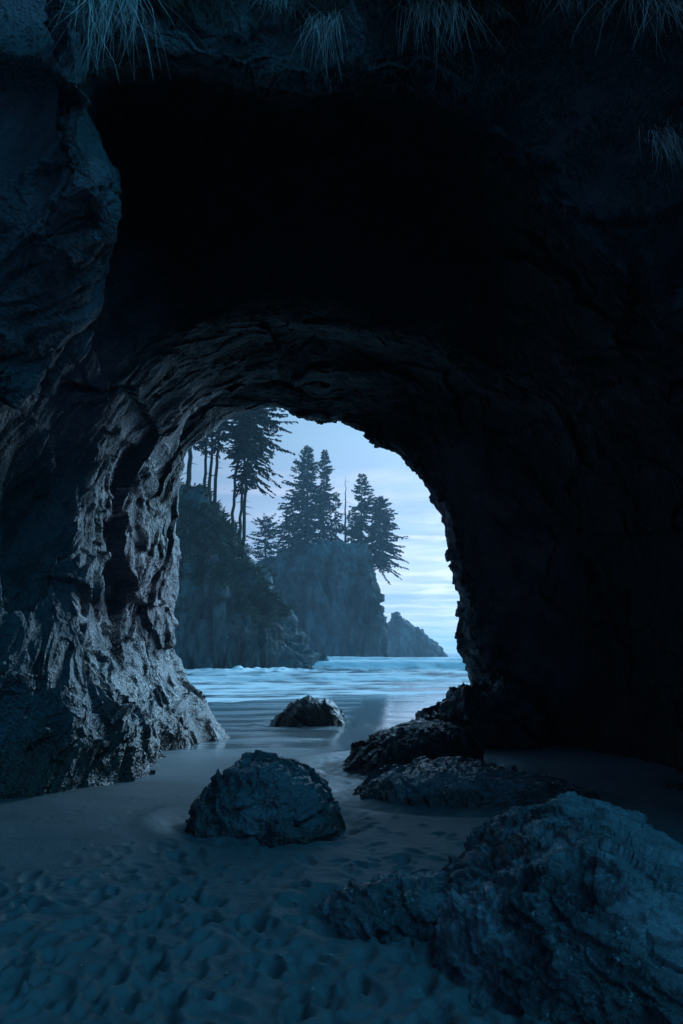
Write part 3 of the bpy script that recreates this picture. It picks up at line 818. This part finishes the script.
# streaks of cloud, projected on a flat layer
zz = N.math('ADD', N.math('MAXIMUM', el, 0.), .06)
cx = N.math('DIVIDE', sx_.outputs[0], zz); cy = N.math('DIVIDE', fw, zz)
cmb = N.n('ShaderNodeCombineXYZ'); N.l(cx, cmb.inputs[0]); N.l(N.math('MULTIPLY', cy, 1.6), cmb.inputs[1])
mp = N.n('ShaderNodeMapping'); mp.inputs['Rotation'].default_value = (0, 0, .35); N.l(cmb.outputs[0], mp.inputs['Vector'])
cl = N.noise(mp.outputs[0], .55, 7, .55, .5)
cl2 = N.noise(mp.outputs[0], 1.3, 6, .55, .3)
low = N.maprange(el, .36, .12)
c1 = N.math('MULTIPLY', N.ramp(cl, [(.45, 0.), (.62, 1.)]), low)
c2 = N.math('MULTIPLY', N.ramp(cl2, [(.5, 0.), (.68, 1.)]), low)
g2 = N.mix(N.math('MULTIPLY', c1, .8), grad, (.38, .55, .78))
g3 = N.mix(N.math('MULTIPLY', c2, .85), g2, (1.3, 1.27, 1.42))
# the west is lighter than the sky behind
lowback = N.math('MAXIMUM', N.maprange(el, .25, .55, .06, 1.), N.maprange(fw, -.2, .3))      # added dimming of the low rear sky, keeps the arch roof dark
back = N.math('MULTIPLY', N.math('MULTIPLY', lowback, N.maprange(fw, -.8, .5, .10, 1.)), N.maprange(sx_.outputs[0], -.7, .5, .12, 1.1))
g4 = N.mix(1., g3, back, 'MULTIPLY')
nis = N.mix(1., sky.outputs[0], (.012, .022, .034), 'MULTIPLY')
dt = N.n('ShaderNodeVectorMath'); dt.operation = 'DOT_PRODUCT'; N.l(tc.outputs['Generated'], dt.inputs[0])
dt.inputs[1].default_value = Vector((.60, -.30, .74)).normalized()
lobe = N.math('POWER', N.math('MAXIMUM', dt.outputs['Value'], 0.), 18.)
g5 = N.mix(1., g4, N.mix(lobe, (0., 0., 0.), (.02, 1.75, 3.3)), 'ADD')        # added unseen key glow in the sky, above and behind to the right
tot = N.mix(1., g5, nis, 'ADD')
bg = N.n('ShaderNodeBackground'); N.l(tot, bg.inputs['Color']); bg.inputs['Strength'].default_value = 1.0
wo = N.n('ShaderNodeOutputWorld'); N.l(bg.outputs[0], wo.inputs['Surface'])

sd = bpy.data.lights.new('sun', 'SUN'); sd.energy = 3.6; sd.angle = math.radians(36); sd.color = (.37, .70, 1.)
so = bpy.data.objects.new('sun', sd); C.objects.link(so)
d = Vector((math.sin(SUN_AZ) * math.cos(SUN_EL), math.cos(SUN_AZ) * math.cos(SUN_EL), math.sin(SUN_EL)))
so.rotation_euler = d.to_track_quat('Z', 'Y').to_euler(); so.location = (6, 20, 30)

HZ = NT('sea_haze')
pv = HZ.n('ShaderNodeVolumePrincipled'); pv.inputs['Color'].default_value = (.66, .86, 1., 1); pv.inputs['Density'].default_value = .0006; pv.inputs['Anisotropy'].default_value = .35
HZ.l(pv.outputs[0], HZ.out.inputs['Volume'])
x0, x1, y0, y1, z0, z1 = -2700, 2700, -650, 2700, -8, 62
bv = np.array([(x, y, z) for z in (z0, z1) for y in (y0, y1) for x in (x0, x1)], float)
bf = np.array([(0, 2, 3, 1), (4, 5, 7, 6), (0, 1, 5, 4), (2, 6, 7, 3), (0, 4, 6, 2), (1, 3, 7, 5)])
hz = mesh_np('haze', bv, bf, HZ.m, None, False); hz['kind'] = 'stuff'

# ------------------------------------------------------------------ camera and render settings
cd = bpy.data.cameras.new('camera'); cd.sensor_fit = 'VERTICAL'; cd.sensor_height = 36; cd.sensor_width = 24; cd.lens = 24
cd.clip_start = .05; cd.clip_end = 8000
co_ = bpy.data.objects.new('camera', cd); C.objects.link(co_)
co_.location = (0, 0, CAM_H); co_.rotation_euler = (PI / 2 + PITCH, 0, 0)
SC.camera = co_
vs = SC.view_settings
vs.view_transform = 'Standard'; vs.look = 'None'; vs.gamma = 1; vs.exposure = 0; vs.use_curve_mapping = False
SC.cycles.use_denoising = True
SC.cycles.max_bounces = 6; SC.cycles.diffuse_bounces = 2; SC.cycles.glossy_bounces = 2; SC.cycles.volume_bounces = 1
SC.cycles.transparent_max_bounces = 4
